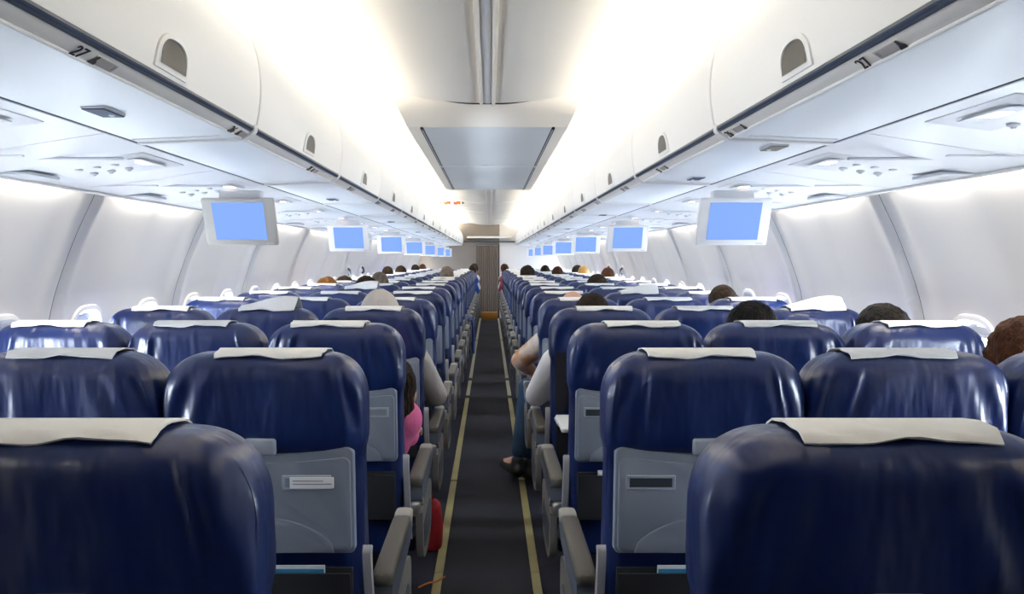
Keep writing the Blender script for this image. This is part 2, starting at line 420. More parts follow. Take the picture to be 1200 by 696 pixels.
# ================================================================== OVERHEAD BINS
BL = 1.16; B0 = .945
DOOR = catmull([(.6255, 1.740), (.617, 1.79), (.613, 1.850), (.6195, 1.92), (.640, 1.985), (.673, 2.045), (.716, 2.092)], 6)
def door_x(z):
    for (a, za), (b, zb) in zip(DOOR[:-1], DOOR[1:]):
        if za <= z <= zb: return a + (b - a) * (z - za) / (zb - za)
    return DOOR[0][0]
def dshape(hy, hz, n=24):
    """flat bottom, arched top"""
    pts = [(-hy, 0), (hy, 0)]
    for i in range(1, n):
        t = PI * i / n; c, s_ = math.cos(t), math.sin(t)
        pts.append((hy * math.copysign(abs(c) ** .8, c), .012 + (hz - .012) * abs(s_) ** .8))
    return pts
def make_bin(s):
    r = empty('overhead_bin', (s * 1.0, 0, 1.70)); X = lambda x, z: (s * x - s * 1.0, z - 1.70)
    h = BL / 2 - .003
    m = MB(); prof = [X(x, z) for x, z in DOOR] + [X(x + .022, z - .004) for x, z in DOOR[::-1]]
    secs = []
    for yy, k in ((-h, .010), (-h + .004, .003), (-h + .014, 0), (h - .014, 0), (h - .004, .003), (h, .010)):
        secs.append([(p[0] + s * k, yy, p[1]) for p in prof])
    m.loft(secs); door = m.build('bin_door', M['bin_door'], r)
    # latch: bezel and scoop
    ang = math.atan2(door_x(1.84) - door_x(1.745), 1.84 - 1.745)
    def lp(u, v, o):   # u along the bin, v up the door, o proud of it
        z = 1.748 + v * math.cos(ang); x = door_x(min(max(z, 1.741), 2.0)) - o
        return (*[X(x, z)[0]], u, X(x, z)[1])
    outer = dshape(.076, .076); inner = dshape(.060, .056)
    inner = [(a, b + .009) for a, b in inner]
    m = MB(); m.loft([[lp(a, b, -.001) for a, b in outer], [lp(a * .985, b * .99, .004) for a, b in outer], [lp(a * 1.04, b, .006) for a, b in inner], [lp(a, b, .003) for a, b in inner], [lp(a * .97, b, -.001) for a, b in inner]], False, False)
    hd = m.build('handle', M['bin_door'], door)
    m = MB(); vs = []
    nn = len(inner); rows = []
    for t in (1, .75, .5, .25, .02):
        rows.append([lp(a * t, .034 + (b - .034) * t, .002 + .006 * (1 - ((b - .034) * t / .03)) * .5) for a, b in inner])
    m.loft(rows, False, True); m.build('latch_scoop', M['latch'], hd)
    # dark rail, beige lip, cool grey underside, closed body
    m = MB(); m.prism([X(.6265, 1.742), X(.6245, 1.734), X(.6335, 1.7245), X(.642, 1.731), X(.64, 1.744)], -h, h); m.build('rail', M['rail'], r)
    m = MB(); m.prism([X(.6270, 1.7345), X(.6262, 1.7315), X(.6292, 1.7285), X(.632, 1.731)], -h, h); m.build('rail_strip', M['plate_dark'], r)  # thin dark blue strip along the rail's lower face
    m = MB(); m.prism([X(.6345, 1.7265), X(.640, 1.721), X(.660, 1.7085), X(.664, 1.708), X(.668, 1.713), X(.645, 1.73)], -h, h); m.build('lip', M['bin_lip'], r)
    m = MB(); m.tube([(X(.661, 0)[0], -h, 1.7085 - 1.70), (X(.661, 0)[0], h, 1.7085 - 1.70)], .0042, 8); m.build('edge_bead', M['white'], r)
    m = MB(); m.prism([X(.664, 1.7095), X(.80, 1.703), X(.94, 1.697), X(.946, 1.70), X(.946, 1.715), X(.668, 1.722)], -h, h); m.build('bottom_panel', M['bin_under'], r)
    m = MB(); m.prism([X(.645, 1.735), X(.655, 1.95), X(.73, 2.04), X(.78, 2.02), X(.93, 2.02), X(1.42, 1.98), X(1.42, 1.79), X(.945, 1.737)], -h, h); m.build('bin_body', M['white'], r)
    # end rib wrapping lip and underside at the far end
    m = MB(); a, b = h - .028, h
    m.prism([X(.6225, 1.745), X(.624, 1.728), X(.633, 1.717), X(.657, 1.702), X(.80, 1.697), X(.94, 1.692), X(.94, 1.70), X(.80, 1.705), X(.662, 1.711), X(.638, 1.727), X(.630, 1.742)], a, b)
    m.build('end_rib', M['white'], r)
    m = MB(); m.prism([X(.70, 1.7045), X(.93, 1.695), X(.93, 1.699), X(.70, 1.71)], a - .05, a - .03); m.build('panel_seam', M['white'], r)
    return r
def add_plate(r, s, yy, mm):
    X = lambda x, z: (s * x - s * 1.0, z - 1.70)
    m = MB(); m.box((X(.823, 0)[0], yy, 1.7005 - 1.70), (.052, .097, .006), .002, 1); pl = m.build('speaker_plate', M['psu_grey'], r)
    m = MB(); m.box((X(.823, 0)[0], yy, 1.6965 - 1.70), (.048, .092, .003), .001, 1); m.build('plate_face', M[mm], pl)
    m = MB(); m.ellipsoid((X(.815, 0)[0], yy + .02, 1.6955 - 1.70), (.007, .007, .003), 10, 6); m.build('plate_lamp', M['label_white'], pl)

def text_mesh(txt, size):
    c = bpy.data.curves.new('t', 'FONT'); c.body = txt; c.size = size; c.extrude = .0008; c.align_x = 'CENTER'; c.align_y = 'CENTER'
    o = bpy.data.objects.new('t', c); COL.objects.link(o)
    dg = bpy.context.evaluated_depsgraph_get()
    me = bpy.data.meshes.new_from_object(o.evaluated_get(dg)); bpy.data.objects.remove(o)
    me.materials.clear(); me.materials.append(M['ink']); return me
NUM = {n: text_mesh(str(n), .034) for n in range(7, 28)}
def add_placard(r, s, yloc, num):
    # frame on the beige lip: u runs along reading direction, v up the lip, n outwards
    base = Vector((s * .649 - s, yloc, 1.7155 - 1.70))
    u = Vector((0, 1, 0)) if s < 0 else Vector((0, -1, 0))
    v = Vector((-s * .026, 0, .0160)).normalized()
    nrm = u.cross(v)
    R = Matrix((u, v, nrm)).transposed().to_4x4()
    pl = bpy.data.objects.new('row_placard', None); COL.objects.link(pl); pl.empty_display_size = .02
    me_plate = MB().box((.045, 0, .001), (.072, .019, .002), .0006, 1)
    pl = me_plate.build('row_placard', M['label_grey'], r)
    pl.matrix_local = Matrix.Translation(base + nrm * .0005) @ R
    nb = link('row_number', NUM[num], pl); nb.location = (-.035, -.001, .002)
    fig = MB()
    sx = .013 if s < 0 else .079
    fig.prism([(sx - .011, -.010), (sx + .009, -.010), (sx + .010, -.004), (sx + .003, .001), (sx + .004, .010), (sx - .001, .010), (sx - .004, 0)], .002, .003, 'z')
    fig.build('seat_symbol', M['ink'], pl, smooth=0)
    fig = MB(); ex = .075 if s < 0 else .016
    fig.box((ex, .002, .0025), (.006, .012, .001)); fig.build('seat_symbol', M['ink_grey'], pl, smooth=0)
M['label_grey'] = mat('grey_placard', (.44, .42, .42), .5)
# ensure no stray empties from add_placard
def purge():
    for o in list(bpy.data.objects):
        if o.type == 'EMPTY' and o.name.startswith('row_placard'): bpy.data.objects.remove(o)

NB = 15
for s in (-1, 1):
    side = 'left' if s < 0 else 'right'
    proto = None
    bins = []
    for i in range(-1, NB):
        yc = B0 + BL * (i + .5)
        if yc + BL / 2 > END + .25: break
        if proto is None: proto = make_bin(s); o = proto
        else: o = copy_tree(proto)
        o.location = (s * 1.0, yc, 1.70); bins.append(o)
    for i, o in enumerate(bins):
        o['_i'] = i
    for i, o in enumerate(bins):
        yc = o.location.y
        if i == 0: lab = 'white overhead bin on the %s directly above the viewer, cut off by the frame' % side
        else: lab = 'white overhead bin on the %s, %s bin with a whole door from the viewer' % (side, ORD[i])
        tag(o, lab, 'overhead bin', 'overhead bins on the %s' % side)
        for kk in range(NROWS):
            yp = 1.27 + PITCH * kk
            if yc - BL / 2 <= yp < yc + BL / 2: add_placard(o, s, max(-BL / 2 + .10, min(BL / 2 - .10, yp - yc)), 27 - kk)
        for yp, mm in ([(1.66 + 2.42 * q, 'plate_dark') for q in range(6)] if s < 0 else [(2.19, 'plate_tan')] + [(3.02 + 2.5 * q, 'plate_dark') for q in range(6)]):
            if yc - BL / 2 <= yp < yc + BL / 2: add_plate(o, s, max(-BL / 2 + .07, min(BL / 2 - .07, yp - yc)), mm)
        del o['_i']
purge()

# ================================================================== SERVICE PANELS (above the seats) AND SCREENS
def make_psu(s):
    r = empty('service_panel', (s * 1.2, 0, 1.66)); X = lambda x: s * x - s * 1.2
    zf = lambda x: 1.697 - (x - .95) * .137 - 1.66
    h = PITCH / 2 - .0025
    m = MB(); m.prism([(X(.955), zf(.955)), (X(1.20), zf(1.20) - .004), (X(1.40), zf(1.40)), (X(1.458), zf(1.458)), (X(1.461), zf(1.458) + .010), (X(1.45), zf(1.45) + .025), (X(.955), zf(.955) + .022)], -h, h)
    m.build('panel', M['psu'], r)
    m = MB(); m.prism([(X(.948), zf(.95) + .004), (X(.957), zf(.95) + .001), (X(.957), zf(.95) + .02), (X(.948), zf(.95) + .02)], -h, h); m.build('dark_seam', M['groove'], r)
    m = MB(); m.box((X(1.445), 0, zf(1.445) - .003), (.024, 2 * h, .008), .003, 2); m.build('edge_trim', M['bin_lip'], r)
    # raised pod with signs, lamps and nozzles
    m = MB(); m.box((X(1.16), .05, zf(1.16) - .001), (.34, .30, .004), .0015, 2, rot=Matrix.Rotation(s * .136, 3, 'Y')); pod = m.build('pod', M['psu'], r)
    m = MB(); m.box((X(1.055), .05, zf(1.055) - .004), (.065, .17, .003), .002, 1); sg = m.build('sign_plate', M['psu_grey'], pod)
    m = MB(); m.box((X(1.055), .045, zf(1.055) - .006), (.032, .055, .003), .001, 1); m.build('lit_sign', M['lit_sign'], sg)
    for q in range(3):
        m = MB(); m.ellipsoid((X(1.13 + .055 * q), .11, zf(1.13 + .055 * q) - .005), (.013, .013, .006), 16, 10); nz = m.build('air_nozzle', M['psu_grey'], pod)
        m = MB(); m.ellipsoid((X(1.13 + .055 * q), .11, zf(1.13 + .055 * q) - .011), (.006, .006, .004), 12, 8); m.build('nozzle_tip', M['psu'], nz)
        m = MB(); m.ellipsoid((X(1.13 + .055 * q), .02, zf(1.13 + .055 * q) - .005), (.012, .012, .005), 16, 10); m.build('reading_light', M['psu'], pod)
    m = MB(); m.box((X(1.38), .0, zf(1.38) - .006), (.10, .16, .010), .004, 2); gr = m.build('speaker_grille', M['psu_grey'], r)
    m = MB(); m.box((X(1.32), -h + .02, zf(1.32) - .004), (.30, .012, .006), .002, 1); m.build('rib', M['psu'], r)
    m = MB(); m.box((X(1.18), -.20, zf(1.18) - .007), (.36, .016, .008), .003, 1); m.build('rib', M['psu_grey'], r)
    return r
for s in (-1, 1):
    side = 'left' if s < 0 else 'right'; proto = None
    for k in range(-1, NROWS + 1):
        o = make_psu(s) if proto is None else copy_tree(proto)
        proto = proto or o
        o.location = (s * 1.2, 1.53 + PITCH * k, 1.66)
        lab = 'white service panel with lit sign, above the %s row of %s-hand seats' % (ORD[k + 1], side) if k >= 0 else 'white service panel at the frame edge above the viewer, %s of the bins' % side
        tag(o, lab, 'service panel', 'service panels on the %s' % side)

def make_screen(s, mm):
    r = empty('video_screen', (s * 1.01, 0, 1.70))
    R = Matrix.Rotation(math.radians(24), 3, 'X')   # bottom edge swung forward
    c = Vector((0, .0, -.165))
    m = MB(); m.box((0, .01, -.069), (.17, .05, .065), .008, 2); m.build('bracket', M['psu'], r)
    m = MB(); m.box(c, (.295, .022, .205), .008, 3, rot=R); fr = m.build('screen_frame', M[mm], r)
    d = R @ Vector((0, -.0125, .006))
    m = MB(); m.box(c + d, (.210, .004, .162), .001, 1, rot=R); m.build('display', M['screen'], fr, smooth=0)
    d = R @ Vector((.115, -.012, -.092))
    m = MB(); m.box(c + d, (.03, .003, .006), .001, 1, rot=R); m.build('button', M['psu_grey'], fr)
    return r
for s in (-1, 1):
    side = 'left' if s < 0 else 'right'
    for q in range(7):
        o = make_screen(s, 'screen_frame_grey' if (s < 0 and q == 0) else 'screen_frame')
        o.location = (s * 1.01, 3.15 + 2.42 * q, 1.70)
        lab = ('grey-framed' if (s < 0 and q == 0) else 'white-framed') + ' plain blue screen hanging under the %s bins, %s from the viewer' % (side, ORD[q + 1])
        tag(o, lab, 'screen', 'blue screens on the %s' % side)

# emergency exit handles on the side walls further along
for s, yy, z in ((-1, 9.1, 1.24), (-1, 9.95, 1.25), (1, 9.6, 1.24), (1, 10.6, 1.25)):
    x = wall_x(z) - rib(yy)
    r = empty('exit_handle', (s * (x - .012), yy, z))
    side = 'left' if s < 0 else 'right'
    tag(r, 'dark emergency exit handle on the %s wall, %s of its pair' % (side, 'nearer' if yy < 9.7 else 'farther'), 'exit handle')
    m = MB(); m.box((s * .002, 0, 0), (.014, .11, .14), .006, 2, rot=Matrix.Rotation(s * -.35, 3, 'Y')); m.build('cover_plate', M['psu_grey'], r)
    m = MB(); m.tube([(-s * .02, -.03, .035), (-s * .04, -.025, .01), (-s * .035, .02, -.03), (-s * .015, .03, -.045)], .014, 8); m.build('grip', M['ink'], r)

# ================================================================== SEATS
TOP = 1.17
def rear(z): return .10 * (TOP - z)
def rear_s(z): return rear(z) + .034 * (1 - sstep(.925, .965, z))
def backrest_levels():
    zs = [.40, .45, .52, .60, .68, .76, .84, .90, .925, .94, .955, .97, 1.0, 1.035]
    zs = zs[:-1] + [1.02, 1.04]
    zs += [1.06 + .11 * math.sin(PI / 2 * i / 18) for i in range(19)]
    return zs
def half_w(z):
    t = min(1, max(0, (z - 1.06) / .11)); return .124 + .1025 * max(0, 1 - t ** 2.2) ** (1 / 2.2)
def inset(z):
    u = min(1, max(0, (z - 1.112) / .058)); return .052 * (1 - max(0, 1 - u ** 2.1) ** (1 / 2.1))
def y_rear(z): return rear_s(z) + inset(z)
def y_front(z): return rear(z) + .142 + .022 * math.exp(-((z - .66) / .12) ** 2) - inset(z)
def make_backrest(seed):
    m = MB(); secs = []; N = 176
    for z in backrest_levels():
        w = half_w(z) - (.010 if z < .93 else .010 * (1 - sstep(.93, .98, z)))
        a, b = y_rear(z), y_front(z); mid, h = (a + b) / 2, (b - a) / 2; row = []
        for i in range(N):
            t = 2 * PI * i / N; c, sn = math.cos(t), math.sin(t)
            x = w * math.copysign(abs(c) ** .42, c); y = mid + h * math.copysign(abs(sn) ** .42, sn)
            p = Vector((x * 9 + seed * 3.1, y * 9, z * 4 + seed))
            k = mnoise.noise(p) * .005
            # creases fanning down from the upper corners
            cr = math.sin((x + .35 * (z - 1.0) * math.copysign(1, x)) * 95 + seed * 2) * .0034 * sstep(.06, .17, abs(x)) * sstep(.94, 1.0, z) * (1 - sstep(1.10, 1.15, z))
            # folds falling from the top edge, and small puckers over the shoulders
            q1 = mnoise.noise(Vector((x * 16 + seed * 5 + z * 3 * math.copysign(1, x), 3.3, z * 2.2)))
            cr += .0075 * max(0, 1 - abs(q1) * 5) * sstep(.95, 1.02, z) * (1 - sstep(1.125, 1.155, z)) * (.35 + .65 * sstep(.03, .15, abs(x)))
            q2 = mnoise.noise(Vector((x * 8 + seed, y * 30, z * 34 + seed * 2)))
            cr += .0022 * q2 * sstep(1.06, 1.10, z) * sstep(.08, .16, abs(x)) * (1 - sstep(1.15, 1.168, z))
            y += (k + cr) * (-1 if sn < 0 else 1) * (1 if abs(sn) > .25 else .3)
            row.append((x, y, z))
        secs.append(row)
    m.loft(secs); return m
def make_cover(seed, lift=0.0, hw=.122, off=0.0):
    prof = [(y_rear(z), z) for z in (1.160, 1.1625, 1.165, 1.167, 1.1685)] + [(y_rear(TOP) + .004, TOP), ((y_rear(TOP) + y_front(TOP)) / 2, TOP + .002), (y_front(TOP) - .004, TOP)]
    prof += [(y_front(z), z) for z in (1.1675, 1.16, 1.15, 1.13, 1.10, 1.05, .99, .95)]
    cen = Vector((.07, 1.05)); out = []
    rng = random.Random(seed)
    ncol = 14; g0, g1 = [], []
    for j in range(ncol + 1):
        u = -1 + 2 * j / ncol; col0, col1 = [], []
        for i, (y, z) in enumerate(prof):
            d = (Vector((y, z)) - Vector((.07, 1.09))).normalized()
            o_ = .007 + (.002 * math.sin(u * 9 + seed + i)) * (i < 6)
            zz = z + d.y * o_; yy = y + d.x * o_
            if i == 0: zz += .004 * math.sin(u * 4 + seed) ; yy -= .001
            if lift: 
                w = math.exp(-((i - 7) / 2.5) ** 2) * (.5 + .5 * math.sin(u * 1.6 + .6)); zz += lift * w; 
            x = off + u * (hw + .012 * (i / len(prof)))
            col0.append((x, yy, zz)); col1.append((x, yy - d.x * .003, zz - d.y * .003))
        g0.append(col0); g1.append(col1)
    m = MB()
    n = len(prof)
    m.loft([a + b[::-1] for a, b in zip(g0, g1)]); return m

def shear(m):
    m.v = [(x, y + rear(z), z) for x, y, z in m.v]; return m
def tray_poly(hw, zt, zb, dip, rc, inset_=0):
    pts = []; n = 16
    for i in range(n + 1):
        u = -1 + 2 * i / n
        pts.append((u * (hw - rc), zt - dip * (1 - abs(u) ** 1.8)))
    for k in range(1, 6): t = PI / 2 * (1 - k / 6); pts.append((hw - rc + rc * math.cos(t), zt - rc + rc * math.sin(t)))
    for k in range(0, 6): t = PI / 2 * k / 5; pts.append((hw - rc * .8 + rc * .8 * math.cos(t), zb + rc * .8 - rc * .8 * math.sin(t)))
    for k in range(0, 6): t = PI / 2 * (1 - k / 5); pts.append((-hw + rc * .8 - rc * .8 * math.cos(t), zb + rc * .8 - rc * .8 * math.sin(t)))
    for k in range(1, 6): t = PI / 2 * k / 6; pts.append((-hw + rc - rc * math.cos(t), zt - rc + rc * math.sin(t)))
    return pts
def plate(poly, y0, y1, bev=.003):
    """plate in x-z with rounded rear edge (rear = smaller y)"""
    cx = sum(p[0] for p in poly) / len(poly); cz = sum(p[1] for p in poly) / len(poly)
    def sc(k):
        out = []
        for x, z in poly:
            d = Vector((x - cx, z - cz)); L = d.length
            d = d * max(0, (L - k)) / L if L > 1e-6 else d
            out.append((cx + d.x, cz + d.y))
        return out
    m = MB(); S = lambda k, y: [(x, y, z) for x, z in sc(k)]
    m.loft([S(0, y1), S(0, y0 + bev), S(bev * .4, y0 + bev * .3), S(bev * 1.2, y0)]); return m

SH = {}
def shared(key, fn):
    if key not in SH: SH[key] = fn()
    return SH[key]
def seat_meshes():
    S = {}
    for i in range(4): S['back%d' % i] = make_backrest(i * 1.7).mesh('backrest', M['leather'], 60)
    for i in range(4): S['cover%d' % i] = make_cover(i, 0, .118, (-.012, .008, -.02, .015)[i]).mesh('headrest_cover', M['cover'], 45)
    S['cover_up'] = make_cover(9, .045, .118, .01).mesh('headrest_cover', M['cover'], 45)
    m = MB()
    secs = []
    for yy, t, w in ((.145, .03, .185), (.155, .045, .197), (.20, .055, .199), (.45, .055, .199), (.54, .05, .199), (.575, .035, .192), (.585, .015, .18)):
        row = []; 
        for i in range(32):
            a = 2 * PI * i / 32; c, sn = math.cos(a), math.sin(a)
            row.append((w * math.copysign(abs(c) ** .4, c), yy, .415 + .012 * (yy - .2) + t * math.copysign(abs(sn) ** .5, sn)))
        secs.append(row)
    m.loft(secs); S['cushion'] = m.mesh('seat_cushion', M['leather'], 60)
    T = .006
    S['tray'] = shear(plate(tray_poly(.204, .962, .717, .016, .018), T, T + .02, .004)).mesh('tray_table', M['tray'])
    S['tray_face'] = shear(plate(tray_poly(.197, .940, .724, .012, .016), T - .006, T + .004, .004)).mesh('tray_panel', M['tray'])
    # arch-shaped finger recess plate
    pts = [(-.158, .722), (-.152, .745)]
    for i in range(17): u = -1 + 2 * i / 16; pts.append((u * .140, .757 + .045 * (1 - abs(u) ** 2.4)))
    pts += [(.152, .745), (.158, .722)]
    S['arch'] = shear(plate(pts, T - .011, T - .004, .003)).mesh('arch_panel', M['tray'])
    m = MB(); m.box((0, T - .010, .966), (.070, .018, .038), .007, 3); shear(m); S['latch'] = m.mesh('tray_latch', M['tray_edge'])
    for s in (-1, 1):
        m = MB(); m.box((-s * .125, T - .007, .884), (.098, .004, .024), .002, 1); shear(m); S['slot%d' % s] = m.mesh('placard_slot', M['slot_dark'])
        m = MB(); m.box((-s * .125, T - .0065, .884), (.110, .004, .034), .002, 1); shear(m); S['slot_rim%d' % s] = m.mesh('slot_rim', M['tray_edge'])
    m = MB(); m.box((.10, T - .0105, .884), (.098, .003, .026), .001, 1); shear(m); S['white_label'] = m.mesh('placard', M['label_white'])
    m = MB()
    for j, (w0, w1) in enumerate(((-.042, .026), (-.042, .044))):
        m.box((.10 + (w0 + w1) / 2, T - .0125, .889 - .007 * j), (w1 - w0, .001, .0028))
    shear(m); S['label_print'] = m.mesh('print_line', M['ink_grey'])
    m = MB(); m.box((0, -.004, .60), (.39, .008, .150), .003, 2); m.box((0, .020, .60), (.39, .010, .16), .003, 2); shear(m); S['pocket'] = m.mesh('seat_pocket', M['pocket'])
    m = MB(); m.box((0, .37, .345), (.40, .40, .04), .006, 2); m.box((0, .22, .30), (.45, .05, .05), .01, 2); m.box((0, .46, .30), (.45, .05, .05), .01, 2)
    S['seat_frame'] = m.mesh('seat_frame', M['shell'])
    m = MB(); m.tube([(0, .46, .29), (0, .50, .10), (0, .52, .02)], .016, 8); m.box((0, .50, .012), (.05, .10, .024), .006, 2); S['leg_front'] = m.mesh('leg', M['metal'])
    m = MB(); m.tube([(0, .22, .29), (0, .17, .14), (0, .12, .02)], .016, 8); m.box((0, .13, .012), (.05, .10, .024), .006, 2); S['leg_rear'] = m.mesh('leg', M['metal'])
    # armrest: pad, lighter front cap, side housing, pivot
    def pad(y0, y1):
        m = MB(); secs = []
        for yy, k in ((y0, .7), (y0 + .008, .95), (y0 + .03, 1), (y1 - .02, 1), (y1 - .004, .96), (y1, .8)):
            row = []
            for i in range(20):
                a = 2 * PI * i / 20; c, sn = math.cos(a), math.sin(a)
                row.append((.0255 * k * math.copysign(abs(c) ** .5, c), yy, .634 - .05 * (y1 - .15 < yy) * 0 + .017 * k * math.copysign(abs(sn) ** .5, sn)))
            secs.append(row)
        m.loft(secs); return m
    S['arm_pad'] = pad(.10, .515).mesh('armrest', M['arm_pad'], 60); S['arm_pad_i'] = pad(.232, .515).mesh('armrest', M['arm_pad'], 60)
    S['arm_cap'] = pad(.5155, .585).mesh('end_cap', M['arm_cap'], 60)
    pr = [(.115, .622), (.575, .622), (.575, .60), (.50, .575), (.25, .560), (.14, .545), (.105, .575)]
    m = MB(); m.prism(pr, -.024, .024, 'x'); S['arm_side'] = m.mesh('arm_housing', M['arm_side'], 30)
    pr = [(.24, .622), (.575, .622), (.575, .60), (.50, .575), (.27, .562), (.235, .58)]
    m = MB(); m.prism(pr, -.022, .022, 'x'); S['arm_side_i'] = m.mesh('arm_housing', M['arm_side'], 30)
    m = MB(); m.box((0, .12, .545), (.036, .05, .05), .012, 3); m.tube([(-.026, .13, .565), (.026, .13, .565)], .012, 12); S['arm_pivot'] = m.mesh('pivot', M['metal'])
    # aisle-side shroud and pale bracket along the back
    pr = catmull([(.20, .50), (.30, .535), (.48, .535), (.585, .50), (.60, .42), (.58, .34), (.50, .30), (.30, .31), (.22, .38), (.20, .50)], 5)[:-1]
    m = MB(); m.prism(pr, -.012, .012, 'x'); S['shroud'] = m.mesh('side_panel', M['arm_cap'], 50)
    m = MB(); m.prism([(.24, .45), (.5, .46), (.55, .43), (.53, .36), (.28, .355)], -.014, .014, 'x'); S['shroud_inset'] = m.mesh('panel_inset', M['arm_side'], 30)
    br = catmull([(.028, .745), (.022, .72), (.045, .64), (.085, .54), (.12, .44)], 5)
    m = MB(); m.loft([[(-.009, y - .014, z + .006), (.009, y - .014, z + .006), (.009, y + .014, z - .006), (-.009, y + .014, z - .006)] for y, z in br]); S['bracket'] = m.mesh('hinge_bracket', M['frame_grey'], 40)
    # let-down tray
    m = MB(); m.box((0, -.14, .715), (.41, .27, .018), .006, 3); S['tray_down'] = m.mesh('tray_table', M['white'])
    m = MB(); m.tube([(-.2, .03, .70), (-.2, -.12, .705)], .008, 8); S['tray_arm_a'] = m.mesh('tray_arm', M['tray_edge'])
    m = MB(); m.tube([(.2, .03, .70), (.2, -.12, .705)], .008, 8); S['tray_arm_b'] = m.mesh('tray_arm', M['tray_edge'])
    return S
S = seat_meshes()
XC = (.495, .950, 1.405)
COLN = ('aisle', 'middle', 'window')
def make_armrest(r, x, inner=True):
    a = link('armrest', S['arm_pad_i' if inner else 'arm_pad'], r); a.location.x = x
    for k, n in ((('arm_cap', 'end_cap'), ('arm_side_i', 'arm_housing')) if inner else (('arm_cap', 'end_cap'), ('arm_side', 'arm_housing'), ('arm_pivot', 'pivot'))): link(n, S[k], a)
def make_seat(s, c, variant):
    r = empty('airline_seat', (0, 0, 0))
    link('backrest', S['back%d' % (variant % 4)], r)
    link('headrest_cover', S['cover_up' if variant == 8 else 'cover%d' % (variant % 4)], r)
    link('seat_cushion', S['cushion'], r)
    if variant == 9:
        link('tray_table', S['tray_down'], r); link('tray_arm', S['tray_arm_a'], r); link('tray_arm', S['tray_arm_b'], r)
    else:
        t = link('tray_table', S['tray'], r)
        for k, n in (('tray_face', 'tray_panel'), ('arch', 'arch_panel'), ('latch', 'tray_latch')): link(n, S[k], t)
        link('slot_rim', S['slot_rim%d' % s], t); sl = link('placard_slot', S['slot%d' % s], t)
        if s < 0:
            sl.material_slots[0].link = 'OBJECT'; sl.material_slots[0].material = M['slot_grey']
    link('seat_pocket', S['pocket'], r); link('seat_frame', S['seat_frame'], r)
    if c != 1:
        link('leg', S['leg_front'], r); link('leg', S['leg_rear'], r)
    if c == 0:
        make_armrest(r, -s * .2565, False); make_armrest(r, s * .2275)
        p = link('side_panel', S['shroud'], r); p.location.x = -s * .262
        q = link('panel_inset', S['shroud_inset'], p)
        b = link('hinge_bracket', S['bracket'], r); b.location.x = -s * .236
    elif c == 1: make_armrest(r, s * .2275)
    else: make_armrest(r, s * .2365)
    return r
SPECIAL = {(-1, 1, 3): 8, (1, 2, 3): 8, (1, 1, 5): 8, (-1, 1, 6): 8, (1, 0, 3): 9}
seats = {}; protos = {}
for k in range(NROWS):
    for s in (-1, 1):
        for c in range(3):
            v = SPECIAL.get((s, c, k), (k * 3 + c * 2 + (s > 0)) % 4)
            key = (s, c, v)
            if key in protos: o = copy_tree(protos[key])
            else: o = make_seat(s, c, v); protos[key] = o
            rr = random.Random(k * 100 + c * 10 + s)
            o.location = (s * XC[c], ROW0 + PITCH * k + rr.uniform(-.012, .012) * (k > 1), 0)
            side = 'left' if s < 0 else 'right'
            lab = 'navy leather %s seat with white headrest cloth, %s row from the viewer, %s side' % (COLN[c], ORD[k + 1], side)
            if v == 9: lab = 'navy aisle seat with its white tray let down, fourth row on the right'
            if v == 8: lab = 'navy %s seat with its headrest cloth rucked up, %s row on the %s' % (COLN[c], ORD[k + 1], side)
            tag(o, lab, 'airline seat', 'navy airline seats')
            seats[(s, c, k)] = o
# white placard on the second aisle seat on the left
o = seats[(-1, 0, 1)]
o['label'] = 'navy aisle seat with a white placard on its grey tray, second row on the left'
t = [c for c in o.children if c.name.startswith('tray_table')][0]
# the protos are shared by mesh only, so this seat may carry its own placard
for ch in list(t.children):
    if ch.name.startswith('placard_slot') or ch.name.startswith('slot_rim'): 
        ch.location.x = -.025 - .0
pl = link('placard', S['white_label'], t); pl.location.x = .125 - .10 - .0
pl.location.x = .012; pl.location.y = -.0
link('print_line', S['label_print'], pl)

# magazines standing in the seat pockets
def magazine(s, k, mats, x0, w, lab):
    o = seats[(s, 0, k)]
    r = empty('magazine', (o.location.x + x0, o.location.y, 0)); tag(r, lab, 'magazine')
    z = .683
    m = MB(); m.box((0, .006, .615), (w, .004, .15), .001, 1); shear(m); m.build('cover', mats[0], r)
    m = MB(); m.box((0, .0025, .605), (w * .98, .0025, .155), .001, 1); shear(m); m.build('back_page', mats[1], r)
magazine(-1, 1, (M['label_white'], M['paper_blue']), .03, .21, 'white and blue magazine in the pocket under the white-placard tray')
magazine(1, 1, (M['label_white'], M['paper_blue']), .0, .21, 'white magazine in the pocket of the second-row aisle seat on the right')
magazine(1, 2, (M['label_white'], M['label_white']), -.09, .08, 'small white leaflet in the pocket of the third-row aisle seat on the right')

